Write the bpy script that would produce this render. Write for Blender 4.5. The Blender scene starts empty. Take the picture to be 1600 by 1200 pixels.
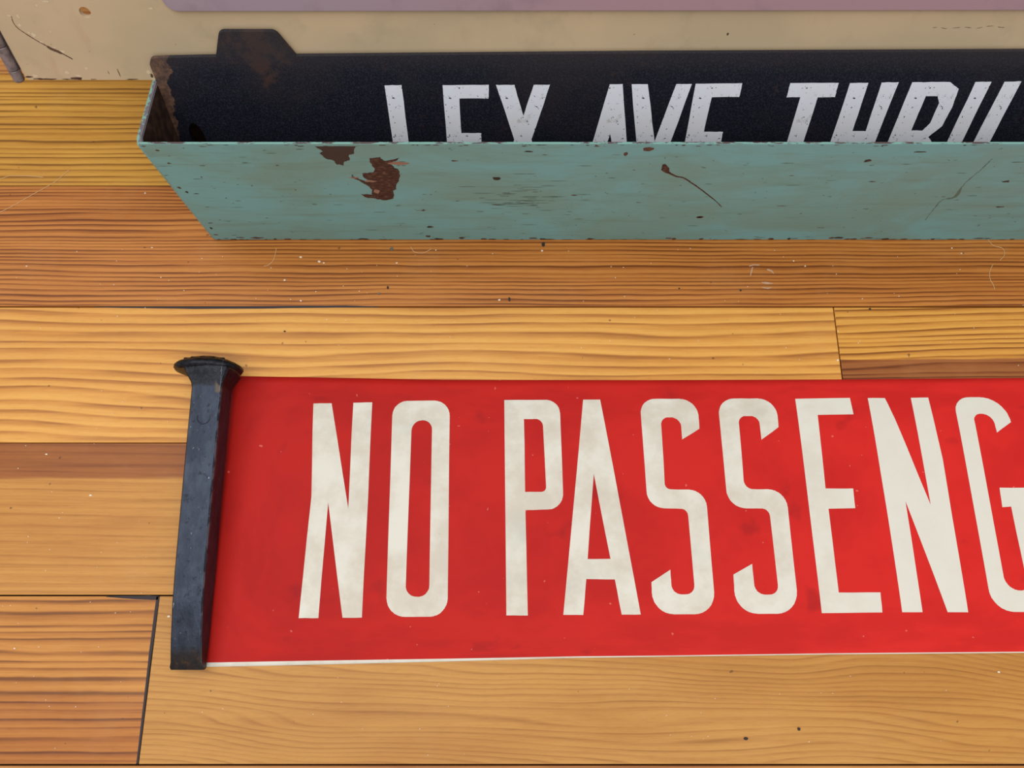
import bpy, bmesh, math, random
from mathutils import Vector, Matrix
from mathutils.geometry import tessellate_polygon

S = bpy.context.scene
COL = S.collection
MM = 0.001
R = math.radians

# ------------------------------------------------------------------ camera
cam_d = bpy.data.cameras.new('camera')
cam = bpy.data.objects.new('camera', cam_d); COL.objects.link(cam)
cam_d.sensor_fit = 'HORIZONTAL'; cam_d.sensor_width = 36.0; cam_d.lens = 27.0
cam_d.clip_start = 0.01
cam.location = (0, 0, 0.428)
cam.rotation_euler = (R(16.5), 0, 0)
S.camera = cam

# ------------------------------------------------------------------ world, lamps, exposure
S.view_settings.view_transform = 'Standard'
S.view_settings.look = 'None'
S.view_settings.gamma = 1.0
S.view_settings.use_curve_mapping = False
S.view_settings.exposure = 0.0
W = bpy.data.worlds.new('world'); S.world = W; W.use_nodes = True
W.node_tree.nodes['Background'].inputs[0].default_value = (0.96, 0.97, 1.0, 1)
W.node_tree.nodes['Background'].inputs[1].default_value = 0.5

def area(name, loc, target, sx, sy, power, color):
    l = bpy.data.lights.new(name, 'AREA'); l.shape = 'RECTANGLE'; l.size = sx; l.size_y = sy
    l.energy = power; l.color = color
    o = bpy.data.objects.new(name, l); COL.objects.link(o)
    o.location = loc
    o.rotation_euler = (Vector(target) - Vector(loc)).to_track_quat('-Z', 'Y').to_euler()
    return o
area('window_light', (-0.75, 0.3, 2.2), (0, 0.05, 0), 2.2, 1.8, 29, (0.94, 0.97, 1.0))
area('ceiling_light', (0.6, -1.0, 2.1), (0, 0.1, 0), 1.2, 1.2, 16, (1.0, 0.93, 0.83))

# ------------------------------------------------------------------ helpers
def srgb(r, g, b, a=1):
    f = lambda c: (c/255/12.92) if c/255 <= 0.04045 else ((c/255+0.055)/1.055)**2.4
    return (f(r), f(g), f(b), a)

class NT:
    """small builder for procedural materials, coordinates in millimetres"""
    def __init__(s, name, rough=0.5, metal=0.0, spec=0.5, coat=0.0):
        s.m = bpy.data.materials.new(name); s.m.use_nodes = True
        s.t = s.m.node_tree; s.b = s.t.nodes['Principled BSDF']
        s.b.inputs['Roughness'].default_value = rough
        s.b.inputs['Metallic'].default_value = metal
        s.b.inputs['Specular IOR Level'].default_value = spec
        s.b.inputs['Coat Weight'].default_value = coat
        s.b.inputs['Coat Roughness'].default_value = 0.25
        tc = s.t.nodes.new('ShaderNodeTexCoord')
        s.co = s.vscale(tc.outputs['Object'], 1000)
        sp = s.t.nodes.new('ShaderNodeSeparateXYZ'); s.L(s.co, sp.inputs[0])
        s.x, s.y, s.z = sp.outputs
    def L(s, a, b): s.t.links.new(a, b)
    def put(s, v, sock):
        if isinstance(v, (int, float, tuple)): sock.default_value = v
        else: s.L(v, sock)
    def vscale(s, v, k):
        n = s.t.nodes.new('ShaderNodeVectorMath'); n.operation = 'SCALE'; s.put(v, n.inputs[0]); n.inputs[3].default_value = k
        return n.outputs[0]
    def ma(s, op, a, b=0.0, c=0.0, clamp=False):
        n = s.t.nodes.new('ShaderNodeMath'); n.operation = op; n.use_clamp = clamp
        s.put(a, n.inputs[0]); s.put(b, n.inputs[1]); s.put(c, n.inputs[2]); return n.outputs[0]
    def vec(s, x, y, z=0.0):
        n = s.t.nodes.new('ShaderNodeCombineXYZ'); s.put(x, n.inputs[0]); s.put(y, n.inputs[1]); s.put(z, n.inputs[2]); return n.outputs[0]
    def noise(s, sx, sy, sz=1.0, off=0.0, detail=3, rough=0.5, dist=0.0, yy=None):
        v = s.vec(s.ma('MULTIPLY_ADD', s.x, sx, off), s.ma('MULTIPLY_ADD', s.y if yy is None else yy, sy, off*1.7), s.ma('MULTIPLY', s.z, sz))
        n = s.t.nodes.new('ShaderNodeTexNoise'); n.inputs['Scale'].default_value = 1
        n.inputs['Detail'].default_value = detail; n.inputs['Roughness'].default_value = rough
        n.inputs['Distortion'].default_value = dist
        s.L(v, n.inputs['Vector']); return n.outputs['Fac']
    def step(s, v, a, b):
        n = s.t.nodes.new('ShaderNodeMapRange'); n.interpolation_type = 'SMOOTHSTEP'
        s.put(v, n.inputs['Value']); n.inputs['From Min'].default_value = a; n.inputs['From Max'].default_value = b
        return n.outputs['Result']
    def ramp(s, v, stops):
        n = s.t.nodes.new('ShaderNodeValToRGB'); e = n.color_ramp.elements
        e[0].position, e[0].color = stops[0]; e[1].position, e[1].color = stops[-1]
        for p, c in stops[1:-1]: q = e.new(p); q.color = c
        s.put(v, n.inputs[0]); return n.outputs[0]
    def mix(s, f, a, b, mode='MIX'):
        n = s.t.nodes.new('ShaderNodeMix'); n.data_type = 'RGBA'; n.blend_type = mode; n.clamp_factor = True
        s.put(f, n.inputs[0]); s.put(a, n.inputs[6]); s.put(b, n.inputs[7]); return n.outputs[2]
    def bump(s, h, dist_mm, strength=1.0):
        n = s.t.nodes.new('ShaderNodeBump'); n.inputs['Strength'].default_value = strength
        n.inputs['Distance'].default_value = dist_mm*MM
        s.L(h, n.inputs['Height'])
        prev = s.b.inputs['Normal'].links
        if prev: s.L(prev[0].from_socket, n.inputs['Normal'])
        s.L(n.outputs[0], s.b.inputs['Normal'])
    def color(s, c): s.put(c, s.b.inputs['Base Color'])
    def rough(s, r): s.put(r, s.b.inputs['Roughness'])

def link(name, bm, mat, parent=None, origin=None, smooth=False):
    """bm in millimetres, world coordinates -> ONE mesh object with its origin at 'origin' (mm)"""
    if origin is None:
        xs = [v.co for v in bm.verts]
        lo = Vector((min(v.x for v in xs), min(v.y for v in xs), min(v.z for v in xs)))
        hi = Vector((max(v.x for v in xs), max(v.y for v in xs), max(v.z for v in xs)))
        origin = ((lo.x+hi.x)/2, (lo.y+hi.y)/2, lo.z)
    o = Vector(origin)
    for v in bm.verts: v.co = (v.co - o)*MM
    me = bpy.data.meshes.new(name); bm.to_mesh(me); bm.free()
    if smooth:
        for p in me.polygons: p.use_smooth = True
    for m in (mat if isinstance(mat, (list, tuple)) else [mat]): me.materials.append(m)
    ob = bpy.data.objects.new(name, me); COL.objects.link(ob)
    place(ob, o*MM, parent)
    return ob
WORLD = {}
def place(ob, loc, parent):
    WORLD[ob.name] = Vector(loc)
    ob.location = Vector(loc) - (WORLD[parent.name] if parent else Vector((0, 0, 0)))
    if parent: ob.parent = parent
def empty(name, loc_mm):
    ob = bpy.data.objects.new(name, None); COL.objects.link(ob); ob.empty_display_size = 0.01
    place(ob, Vector(loc_mm)*MM, None); return ob
def tag(o, label=None, cat=None, group=None, kind=None):
    if label: o['label'] = label
    if cat: o['category'] = cat
    if group: o['group'] = group
    if kind: o['kind'] = kind
    return o

def box(bm, x0, x1, y0, y1, z0, z1, bev=0.0, segs=2):
    r = bmesh.ops.create_cube(bm, size=1)
    vs = r['verts']
    for v in vs: v.co = Vector(((x0+x1)/2+v.co.x*(x1-x0), (y0+y1)/2+v.co.y*(y1-y0), (z0+z1)/2+v.co.z*(z1-z0)))
    if bev:
        es = list({e for v in vs for e in v.link_edges})
        bmesh.ops.bevel(bm, geom=es, offset=bev, segments=segs, affect='EDGES', profile=0.5)
    return bm
def newbox(*a, **k): return box(bmesh.new(), *a, **k)

def rounded(pts, n=7):
    """closed polygon of (x, y[, radius]) -> list of (x, y) with rounded corners"""
    out = []; N = len(pts)
    for i, p in enumerate(pts):
        r = p[2] if len(p) > 2 else 0
        P = Vector(p[:2])
        if r <= 0: out.append(P); continue
        A = Vector(pts[i-1][:2]); B = Vector(pts[(i+1) % N][:2])
        a = (A-P); b = (B-P); da = min(r, a.length*0.98); db = min(r, b.length*0.98)
        a = P + a.normalized()*da; b = P + b.normalized()*db
        k = 0.56
        c1 = a + (P-a)*k; c2 = b + (P-b)*k
        for j in range(n+1):
            t = j/n; out.append(a*(1-t)**3 + c1*3*t*(1-t)**2 + c2*3*t*t*(1-t) + b*t**3)
    return out

def poly_faces(bm, loops, f, flip=False):
    """fill a polygon with holes; f maps (u, v) -> world mm"""
    flat = [Vector((p[0], p[1], 0)) for l in loops for p in l]
    tris = tessellate_polygon([[Vector((p[0], p[1], 0)) for p in l] for l in loops])
    vs = [bm.verts.new(f(p.x, p.y)) for p in flat]
    fs = []
    for t in tris:
        try: fs.append(bm.faces.new([vs[i] for i in t]))
        except ValueError: pass
    want = (Vector(f(1, 0)) - Vector(f(0, 0))).cross(Vector(f(0, 1)) - Vector(f(0, 0)))
    if flip: want = -want
    for q in fs:
        q.normal_update()
        if q.normal.dot(want) < 0: q.normal_flip()
    return vs, fs
def plate(loops, front, back):
    """solid plate: the same outline on two surfaces, joined at the rims"""
    bm = bmesh.new()
    va, fa = poly_faces(bm, loops, front)
    vb, fb = poly_faces(bm, loops, back, flip=True)
    i = 0
    for l in loops:
        n = len(l)
        for k in range(n):
            a, b = i+k, i+(k+1) % n
            try: bm.faces.new([va[a], va[b], vb[b], vb[a]])
            except ValueError: pass
        i += n
    bmesh.ops.recalc_face_normals(bm, faces=bm.faces)
    return bm
def blob(rng, cx, cy, w, h, n=9, jag=0.35):
    return [(cx + w/2*math.cos(2*math.pi*k/n)*(1+rng.uniform(-jag, jag)), cy + h/2*math.sin(2*math.pi*k/n)*(1+rng.uniform(-jag, jag))) for k in range(n)]
def jagged(rng, pts, amp, sub=3):
    out = []
    for i, p in enumerate(pts):
        q = pts[(i+1) % len(pts)]
        for k in range(sub):
            t = k/sub; out.append((p[0]+(q[0]-p[0])*t+rng.uniform(-amp, amp), p[1]+(q[1]-p[1])*t+rng.uniform(-amp, amp)))
    return out
def ribbon(pts, ws):
    l, r = [], []
    for i, p in enumerate(pts):
        a = Vector(pts[max(0, i-1)]); b = Vector(pts[min(len(pts)-1, i+1)]); d = (b-a).normalized()
        n = Vector((-d.y, d.x))*ws[i]/2
        l.append(tuple(Vector(p)+n)); r.append(tuple(Vector(p)-n))
    return l + r[::-1]
def tube(pts, r, seg=6):
    bm = bmesh.new(); rings = []
    for i, p in enumerate(pts):
        a = Vector(pts[max(0, i-1)]); b = Vector(pts[min(len(pts)-1, i+1)]); d = (b-a).normalized()
        u = d.cross(Vector((0, 0, 1))).normalized(); v = d.cross(u)
        rings.append([bm.verts.new(Vector(p)+u*r*math.cos(2*math.pi*k/seg)+v*r*math.sin(2*math.pi*k/seg)) for k in range(seg)])
    for A, B in zip(rings, rings[1:]):
        for k in range(seg): bm.faces.new([A[k], A[(k+1) % seg], B[(k+1) % seg], B[k]])
    bm.faces.new(rings[0]); bm.faces.new(rings[-1][::-1])
    bmesh.ops.recalc_face_normals(bm, faces=bm.faces)
    return bm
def smooth_line(pts, n=6):
    out = []; P = [Vector(p) for p in pts]; P = [P[0]*2-P[1]] + P + [P[-1]*2-P[-2]]
    for i in range(1, len(P)-2):
        for k in range(n):
            t = k/n; a, b, c, d = P[i-1:i+3]
            out.append(0.5*((2*b)+(c-a)*t+(2*a-5*b+4*c-d)*t*t+(3*b-a-3*c+d)*t**3))
    out.append(P[-2]); return out

# measured outlines, all in millimetres on the surface they lie on
RED_LETTERS = [
  ('N', [[(-114.1, 114.6, 0), (-103.55, 114.74, 0), (-90.21, 54.3, 0), (-91.21, 115.01, 0), (-80.28, 115.28, 0), (-79.69, 60.96, 0), (-79.71, -3.15, 0), (-89.94, -3.15, 0), (-101.58, 57.99, 0), (-102.77, -3.37, 0), (-113.12, -3.37, 0), (-111.08, 60.96, 0)]]),
  ('O', [[(-68.47, 116.09, 8.6), (-35.74, 116.36, 9.1), (-34.17, -2.69, 9.8), (-66.89, -2.69, 9.8)], [(-57.03, 104.57, 6.0), (-45.53, 104.57, 5.3), (-44.21, 7.51, 6.0), (-57.02, 7.51, 6.0)]]),
  ('P', [[(-4.42, 116.63, 0), (27.3, 116.77, 7.9), (28.5, 54.05, 8.8), (7.37, 53.56, 0), (8.42, -2.01, 0), (-3.01, -2.01, 0)], [(6.87, 105.24, 0), (17.48, 105.37, 4.1), (18.99, 63.7, 2.6), (7.3, 63.57, 0)]]),
  ('A', [[(40.93, 116.91, 0), (50.73, 116.91, 0), (68.36, -1.52, 0), (58.24, -1.63, 0), (55.31, 16.47, 0), (39.91, 16.7, 0), (37.89, -1.75, 0), (27.3, -1.75, 0)], [(45.6, 73.86, 0), (53.29, 27.29, 0), (40.91, 27.17, 0)]]),
  ('S', [[(73.45, 117.45, 9.0), (106.72, 117.32, 10.5), (106.49, 99.57, 0), (96.27, 93.31, 0), (96.25, 106.31, 5.7), (84.87, 106.31, 4.3), (85.01, 65.08, 3.1), (107.38, 64.71, 9.3), (108.24, -1.41, 11.3), (74.68, -1.41, 11.3), (74.87, 15.07, 0), (85.34, 21.62, 0), (85.58, 8.81, 5.0), (97.92, 8.81, 4.8), (96.74, 54.19, 3.6), (74.79, 54.81, 9.0)]]),
  ('S', [[(118.22, 117.59, 9.6), (152.15, 117.59, 11.0), (151.53, 100.49, 0), (141.13, 93.18, 0), (140.98, 107.1, 4.8), (129.21, 107.1, 4.2), (129.05, 65.08, 5.0), (151.93, 65.08, 10.0), (152.54, -1.18, 11.9), (118.73, -1.18, 11.9), (119.2, 19.04, 0), (129.7, 24.69, 0), (130.01, 8.69, 5.3), (142.71, 8.69, 4.8), (141.72, 54.44, 4.2), (119.0, 54.56, 10.2)]]),
  ('E', [[(163.01, 117.44, 0), (194.55, 117.89, 0), (195.28, 108.1, 0), (174.74, 107.8, 0), (174.09, 65.48, 0), (189.41, 65.48, 0), (189.29, 54.67, 0), (174.45, 54.26, 0), (174.81, 9.7, 0), (197.1, 9.83, 0), (196.89, -0.46, 0), (164.59, -0.84, 0)]]),
  ('N', [[(204.8, 117.89, 0), (214.77, 117.89, 0), (218.51, 105.42, 0), (231.04, 56.46, 0), (229.67, 118.05, 0), (239.66, 118.2, 0), (241.8, 82.14, 0), (241.93, 52.74, 0), (242.49, -0.33, 0), (231.56, -0.33, 0), (217.52, 58.67, 0), (218.23, -0.33, 0), (207.43, -0.33, 0), (206.58, 52.74, 0)]]),
  ('G', [[(253.99, 118.35, 8.8), (282.02, 118.35, 12.7), (284.37, 103.5, 0), (275.18, 97.32, 0), (274.48, 108.4, 6.0), (263.58, 108.4, 4.0), (264.47, 10.73, 7.8), (276.55, 10.73, 4.0), (275.3, 55.49, 0), (270.41, 55.22, 0), (270.81, 65.9, 0), (290.32, 65.9, 0), (291.57, -0.21, 10.0), (255.31, -0.21, 12.0)]]),
]
RED_TOP = [(-163.99, 131.49), (-130.39, 130.9), (-37.2, 129.1), (74.38, 128.9), (186.02, 129.3), (297.89, 130.3)]
RED_BOTTOM = [(-157.45, -27.8), (-117.32, -27.01), (-33.56, -25.12), (33.6, -23.37), (168.14, -21.62), (269.12, -20.82)]
RUST_PATCH = [(-71.81, 88.99), (-66.36, 89.77), (-64.48, 86.23), (-56.39, 89.77), (-58.23, 87.02), (-62.27, 84.63), (-61.01, 81.0), (-58.48, 78.12), (-58.99, 71.19), (-61.43, 64.68), (-62.83, 59.09), (-64.19, 57.96), (-65.45, 49.38), (-70.63, 47.49), (-75.81, 49.38), (-80.79, 50.8), (-82.6, 54.06), (-76.82, 54.06), (-75.78, 58.64), (-78.49, 64.68), (-84.25, 71.19), (-84.03, 72.25), (-77.03, 66.21), (-75.4, 67.52), (-77.72, 70.11), (-78.2, 75.0), (-72.4, 76.04), (-70.9, 78.12), (-71.66, 82.22), (-72.19, 85.63)]
RIM_STAIN = [(-96.93, 99.07), (-77.0, 99.61), (-78.93, 93.02), (-81.71, 91.9), (-82.31, 87.35), (-85.15, 86.2), (-86.53, 82.7), (-89.36, 83.28), (-90.74, 87.35), (-93.71, 88.5), (-95.86, 93.02), (-93.74, 95.24)]
LONG_SCRATCH = [(77.66, 83.63), (79.96, 77.5), (83.75, 73.95), (87.07, 71.83), (91.48, 69.88), (102.1, 59.3), (113.7, 46.51), (118.35, 40.44)]
GREY_SCRATCH = [(242.48, 88.38), (242.62, 77.69), (241.88, 64.87), (244.12, 51.24), (239.1, 48.18), (239.59, 37.97), (241.18, 25.18)]
CHIPS = [(-8.39, 70.11, 4, 4), (34.16, 53.13, 4, 1), (-48.67, 16.92, 4, 2.5), (-51.24, 4.91, 4, 2.5), (-8.32, 42.67, 5, 1), (67.2, 96.87, 6, 3), (-29.27, 86.63, 4, 1), (7.96, 94.79, 4, 1.2), (108.7, 28.86, 4, 2), (56.89, 92.88, 2, 3), (-50.43, 36.49, 2, 2), (-83.59, 73.31, 1, 1), (180.41, 86.8, 4, 2.6), (262.87, 67.06, 4, 2), (276.19, 40.44, 5, 1.4), (108.76, 28.31, 4, 1.8), (191.51, 67.06, 4, 0.8), (203.21, 94.58, 6, 1), (151.58, 41.42, 6, 0.5), (-163.35, 71.42, 1.2, 1.2), (-172.77, 54.63, 3, 0.8), (-177.3, 56.41, 1.5, 2), (-179.54, 60.81, 2, 2), (-175.16, 84.45, 2, 1.2), (-177.61, 21.66, 3, 1.2), (-179.44, 15.1, 1.5, 3), (-175.79, 95.79, 2.5, 1.5), (-120.24, 82.5, 2, 0.8), (-117.41, 58.62, 1.2, 1), (-179.9, 6.98, 3, 1.4), (-165.59, 3.38, 5, 1), (-139.71, 62.97, 1, 0.8), (-158.04, 50.1, 1, 0.6), (-170.55, 25.51, 1.2, 0.6)]
CREAM_SCRATCH = [(-239.13, 132.97), (-239.78, 130.05), (-238.98, 127.1), (-235.98, 123.81), (-232.79, 120.77), (-230.21, 118.81), (-227.72, 116.58), (-224.86, 115.09), (-222.16, 113.2), (-219.73, 111.3)]
CREAM_FLAKES = [(-235.98, 132.97, 1.2, 2), (-237.35, 128.58, 1.4, 1.4), (-234.86, 124.89, 1, 1.2), (-233.06, 123.81, 2, 2.4), (-219.13, 140.0, 3, 1.2), (-222.96, 115.34, 3, 1.4), (-225.75, 104.08, 2, 1.6), (-215.1, 106.43, 1.5, 1.5), (-171.24, 136.71, 1.8, 0.9), (-243.04, 102.37, 3, 1.6), (-224.07, 125.49, 1, 1), (-240.13, 133.26, 2, 1), (-224.56, 138.13, 1.2, 1.2), (-219.97, 111.43, 1.6, 0.6), (-225.86, 117.39, 2, 0.7), (-184.54, 104.34, 2, 2), (-183.14, 100.72, 2.4, 1.2), (-220.79, 102.24, 3, 1.4), (-231.03, 120.16, 2, 1)]
CREAM_RUST = [(-221.99, 100.92, 7, 1.5), (-237.36, 100.19, 9, 0.7), (-241.69, 100.12, 5, 0.9), (-227.45, 100.39, 5, 0.5), (-199.59, 104.01, 0.4, 4), (-183.45, 102.37, 1.2, 2.5), (-246.42, 101.71, 4, 0.8), (-213.95, 100.39, 4, 0.4), (-194.31, 100.39, 5, 0.6), (-204.77, 104.01, 0.3, 2)]
SCRIBBLE = [(203.37, 127.45), (206.51, 127.56), (210.53, 126.9), (215.6, 127.45), (219.8, 127.56), (224.8, 127.12), (228.15, 127.88), (232.24, 128.21), (236.82, 127.56), (241.91, 127.99)]
CRUMBS = [(-74.94, 187.21), (-80.16, 183.45), (-1.54, 179.72), (19.26, 216.17), (-73.78, 213.14), (119.44, -62.29), (147.08, -57.78), (137.76, 185.54), (214.12, 173.52), (100.8, 186.79), (-134.78, 159.25)]
LINT = [(-46.67, 212.27), (171.82, 204.97), (274.98, 210.12), (-7.69, 179.3), (-126.82, 178.89), (-230.07, 251.57), (-220.66, 214.0), (254.44, -30.35), (-263.28, 85.23), (-234.69, 62.05), (-262.29, -18.63), (191.09, 141.27), (-70.23, 203.69), (-117.51, 204.55), (-137.56, 192.25), (-295.38, 201.56), (-182.99, -2.47), (-114.72, 203.69), (178.48, 201.56), (-129.06, 207.54), (18.43, 211.84), (269.67, 213.57)]
HAIRS = [[(292.71, 219.64), (295.49, 215.3), (300.68, 213.57), (301.07, 209.26), (297.63, 205.4)], [(292.88, 202.84), (290.03, 197.74), (289.52, 192.67), (290.55, 189.73), (291.11, 186.37)], [(-318.67, 238.12), (-311.53, 242.58), (-299.13, 251.57), (-288.39, 259.29), (-280.54, 268.0)], [(-323.02, 261.12), (-317.48, 263.86), (-307.37, 263.86), (-295.88, 262.95)], [(-62.05, 214.43), (-59.57, 210.98), (-54.07, 210.55), (-49.45, 213.14)], [(-144.45, 213.57), (-145.38, 206.26), (-148.16, 202.41), (-151.2, 201.56)]]

# ------------------------------------------------------------------ floor of wooden planks
def wood(name, light, mid, dark, period=6.0, contrast=1.0, wander=8.0, seed=0.0, strip=None, stripcol=None, cross=0.0, slope=0.0, blot=0.5, rough=0.4, spacing=12, lines_k=0.75, fib_k=0.45, ring_k=1.0, soft=False):
    g = NT(name, rough=rough, spec=0.3, coat=0.05)
    long_ = g.noise(0.0045, 0.012, off=seed, detail=1)
    wob = g.noise(0.02, 0.05, off=seed+3, detail=2)
    space = g.noise(0.0006, 0.06, off=seed+9, detail=1)
    y = g.ma('ADD', g.y, g.ma('MULTIPLY', g.ma('SUBTRACT', long_, 0.5), wander))
    y = g.ma('ADD', y, g.ma('MULTIPLY', g.ma('SUBTRACT', wob, 0.5), 1.8))
    y = g.ma('ADD', y, g.ma('MULTIPLY', g.ma('SUBTRACT', space, 0.5), spacing))
    if slope: y = g.ma('ADD', y, g.ma('MULTIPLY', g.x, slope))
    if cross:   # broad arched figure of a flat sawn plank
        a = g.noise(0.006, 0.016, off=seed+21, detail=1)
        y = g.ma('ADD', y, g.ma('MULTIPLY', a, cross))
    fr = g.ma('FRACT', g.ma('DIVIDE', y, period))
    ring = g.ramp(fr, [(0.0, (0, 0, 0, 1)), (0.25, (0.12,)*3+(1,)), (0.6, (0.6,)*3+(1,)), (0.86, (1, 1, 1, 1)), (0.96, (0.3,)*3+(1,)), (1.0, (0, 0, 0, 1))]) if soft else g.ramp(fr, [(0.0, (0, 0, 0, 1)), (0.38, (0.10,)*3+(1,)), (0.66, (0.52,)*3+(1,)), (0.82, (1, 1, 1, 1)), (0.93, (0.55,)*3+(1,)), (1.0, (0, 0, 0, 1))])
    fr2 = g.ma('FRACT', g.ma('DIVIDE', y, period*0.413))
    ring2 = g.ramp(fr2, [(0.0, (0, 0, 0, 1)), (0.7, (0.7,)*3+(1,)), (1.0, (0, 0, 0, 1))])
    fibre = g.noise(0.035, 2.2, off=seed+5, detail=4, rough=0.6)
    lines = g.noise(0.004, 0.34, off=seed+6, detail=5, rough=0.62)
    vary = g.step(g.noise(0.01, 0.16, off=seed+7, detail=2), 0.32, 0.62)
    k = g.ma('MULTIPLY', ring, g.ma('MULTIPLY_ADD', vary, 0.55*ring_k, 0.45*ring_k))
    k = g.ma('ADD', k, g.ma('MULTIPLY', ring2, 0.16))
    k = g.ma('ADD', k, g.ma('MULTIPLY', g.ma('SUBTRACT', lines, 0.5), lines_k))
    k = g.ma('MULTIPLY', g.ma('ADD', k, g.ma('MULTIPLY', g.ma('SUBTRACT', fibre, 0.5), fib_k)), contrast, clamp=True)
    c = g.ramp(k, [(0.0, light), (0.45, mid), (1.0, dark)])
    fine = g.noise(0.13, 1.5, off=seed+61, detail=4, rough=0.65)
    c = g.mix(g.ma('MULTIPLY', g.step(fine, 0.48, 0.68), 0.30), c, g.mix(1.0, c, (0.72, 0.62, 0.46, 1), 'MULTIPLY'))
    bl = g.step(g.noise(0.008, 0.03, off=seed+13, detail=3), 0.38, 0.66)
    c = g.mix(g.ma('MULTIPLY', bl, blot), c, g.mix(1.0, c, (0.80, 0.70, 0.56, 1), 'MULTIPLY'))
    if strip:
        e = g.ma('ADD', g.y, g.ma('MULTIPLY', g.ma('SUBTRACT', g.noise(0.012, 0.1, off=seed+2), 0.5), 5))
        s1 = g.ma('MULTIPLY', g.step(e, strip[0], strip[0]+strip[2]), g.ma('SUBTRACT', 1.0, g.step(e, strip[1]-strip[2], strip[1])))
        c = g.mix(s1, c, g.mix(1.0, c, stripcol, 'MULTIPLY'))
    # scuffs and small pits
    pit = g.step(g.noise(0.22, 0.22, off=seed+31, detail=1), 0.775, 0.79)
    c = g.mix(g.ma('MULTIPLY', pit, 0.6), c, srgb(80, 45, 25))
    haze = g.step(g.noise(0.02, 0.02, off=seed+41, detail=4, rough=0.7), 0.5, 0.75)
    c = g.mix(g.ma('MULTIPLY', haze, 0.08), c, srgb(214, 170, 120))
    g.color(c)
    g.rough(g.ma('MULTIPLY_ADD', fibre, 0.2, rough-0.08))
    g.bump(g.ma('ADD', fibre, g.ma('MULTIPLY', ring, -0.5)), 0.05, 0.5)
    return g.m

M = {}
M['B'] = wood('golden plank', srgb(220, 164, 68), srgb(196, 138, 50), srgb(136, 90, 22), 4.2, 1.1, 5, 1.3, lines_k=0.9)
M['C'] = wood('reddish plank', srgb(206, 134, 62), srgb(178, 106, 42), srgb(122, 64, 18), 2.9, 1.2, 9, 7.7, blot=0.45, lines_k=1.0)
M['D'] = wood('honey plank', srgb(240, 178, 88), srgb(221, 153, 70), srgb(172, 108, 46), 6.2, 1.0, 20, 12.1, blot=0.3, lines_k=0.5, fib_k=0.3, soft=True, spacing=9)
M['D2'] = wood('honey plank with dark edge', srgb(232, 168, 76), srgb(206, 138, 56), srgb(144, 86, 30), 3.6, 1.1, 12, 17.9, strip=(-90, 9.5, 1.2), stripcol=(0.50, 0.36, 0.52, 1), slope=-0.02, blot=0.3)
M['E'] = wood('tan plank with brown strip', srgb(210, 148, 68), srgb(190, 128, 54), srgb(134, 82, 26), 5.2, 1.0, 10, 23.3, strip=(20.5, 60, 2.4), stripcol=(0.60, 0.42, 0.36, 1), blot=0.65, lines_k=1.5, ring_k=0.45)
M['F'] = wood('brown banded plank', srgb(211, 144, 64), srgb(186, 118, 46), srgb(130, 76, 24), 4.8, 1.1, 5, 31.1, strip=(-60, -6, 4), stripcol=(0.82, 0.70, 0.60, 1), lines_k=0.95)
M['F2'] = wood('pale arched plank', srgb(205, 148, 72), srgb(188, 130, 60), srgb(144, 90, 34), 3.0, 0.85, 7, 43.7, cross=34, blot=0.65, lines_k=0.9, ring_k=0.7, slope=0.05)
M['G'] = wood('amber plank', srgb(205, 146, 80), srgb(186, 122, 62), srgb(146, 88, 42), 4.4, 0.9, 12, 51.9)
gap = NT('dark joint', rough=0.9); gap.color(srgb(36, 24, 18)); M['gap'] = gap.m

X0, X1 = -560, 640
rows = [  # (y_low, y_high, [(x_end, material)...])
    (-324, -241, [(-120, 'C'), (420, 'E'), (X1, 'D')]),
    (-241, -158, [(60, 'D'), (X1, 'F2')]),
    (-158, -74.8, [(-330, 'E'), (X1, 'G')]),
    (-74.8, 8.4, [(-189.6, 'F'), (X1, 'F2')]),
    (8.4, 91.9, [(X1, 'E')]),
    (91.9, 174.8, [(192.5, 'D'), (X1, 'D2')]),
    (174.8, 257.0, [(X1, 'C')]),
    (257.0, 340.5, [(X1, 'B')]),
    (340.5, 424, [(-20, 'G'), (X1, 'F')]),
    (424, 512, [(-240, 'C'), (X1, 'D')]),
]
gaps_top = {6: 0.9, 3: 0.9}
floor = link('floor', newbox(X0-5, X1+5, -330, 516, -16, -3.0), M['gap'])
tag(floor, kind='structure')
for i, (y0, y1, segs) in enumerate(rows):
    x = X0
    for j, (xe, mk) in enumerate(segs):
        gl = 0.0 if x == X0 else 0.35
        gr = 0.0 if xe == X1 else (0.9 if (i == 3 and j == 0) else 0.35)
        gt = 0.55 if i == 3 else 0.22
        gb = 0.65 if i in (3, 6) else 0.2
        bm = newbox(x+gl, xe-gr, y0+gb, y1-gt, -3.0, 0.0, bev=0.22, segs=2)
        p = link('plank', bm, M[mk], floor, origin=((x+xe)/2 if abs(x) > 400 or abs(xe) > 400 else 0, (y0+y1)/2, 0))
        x = xe
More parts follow.
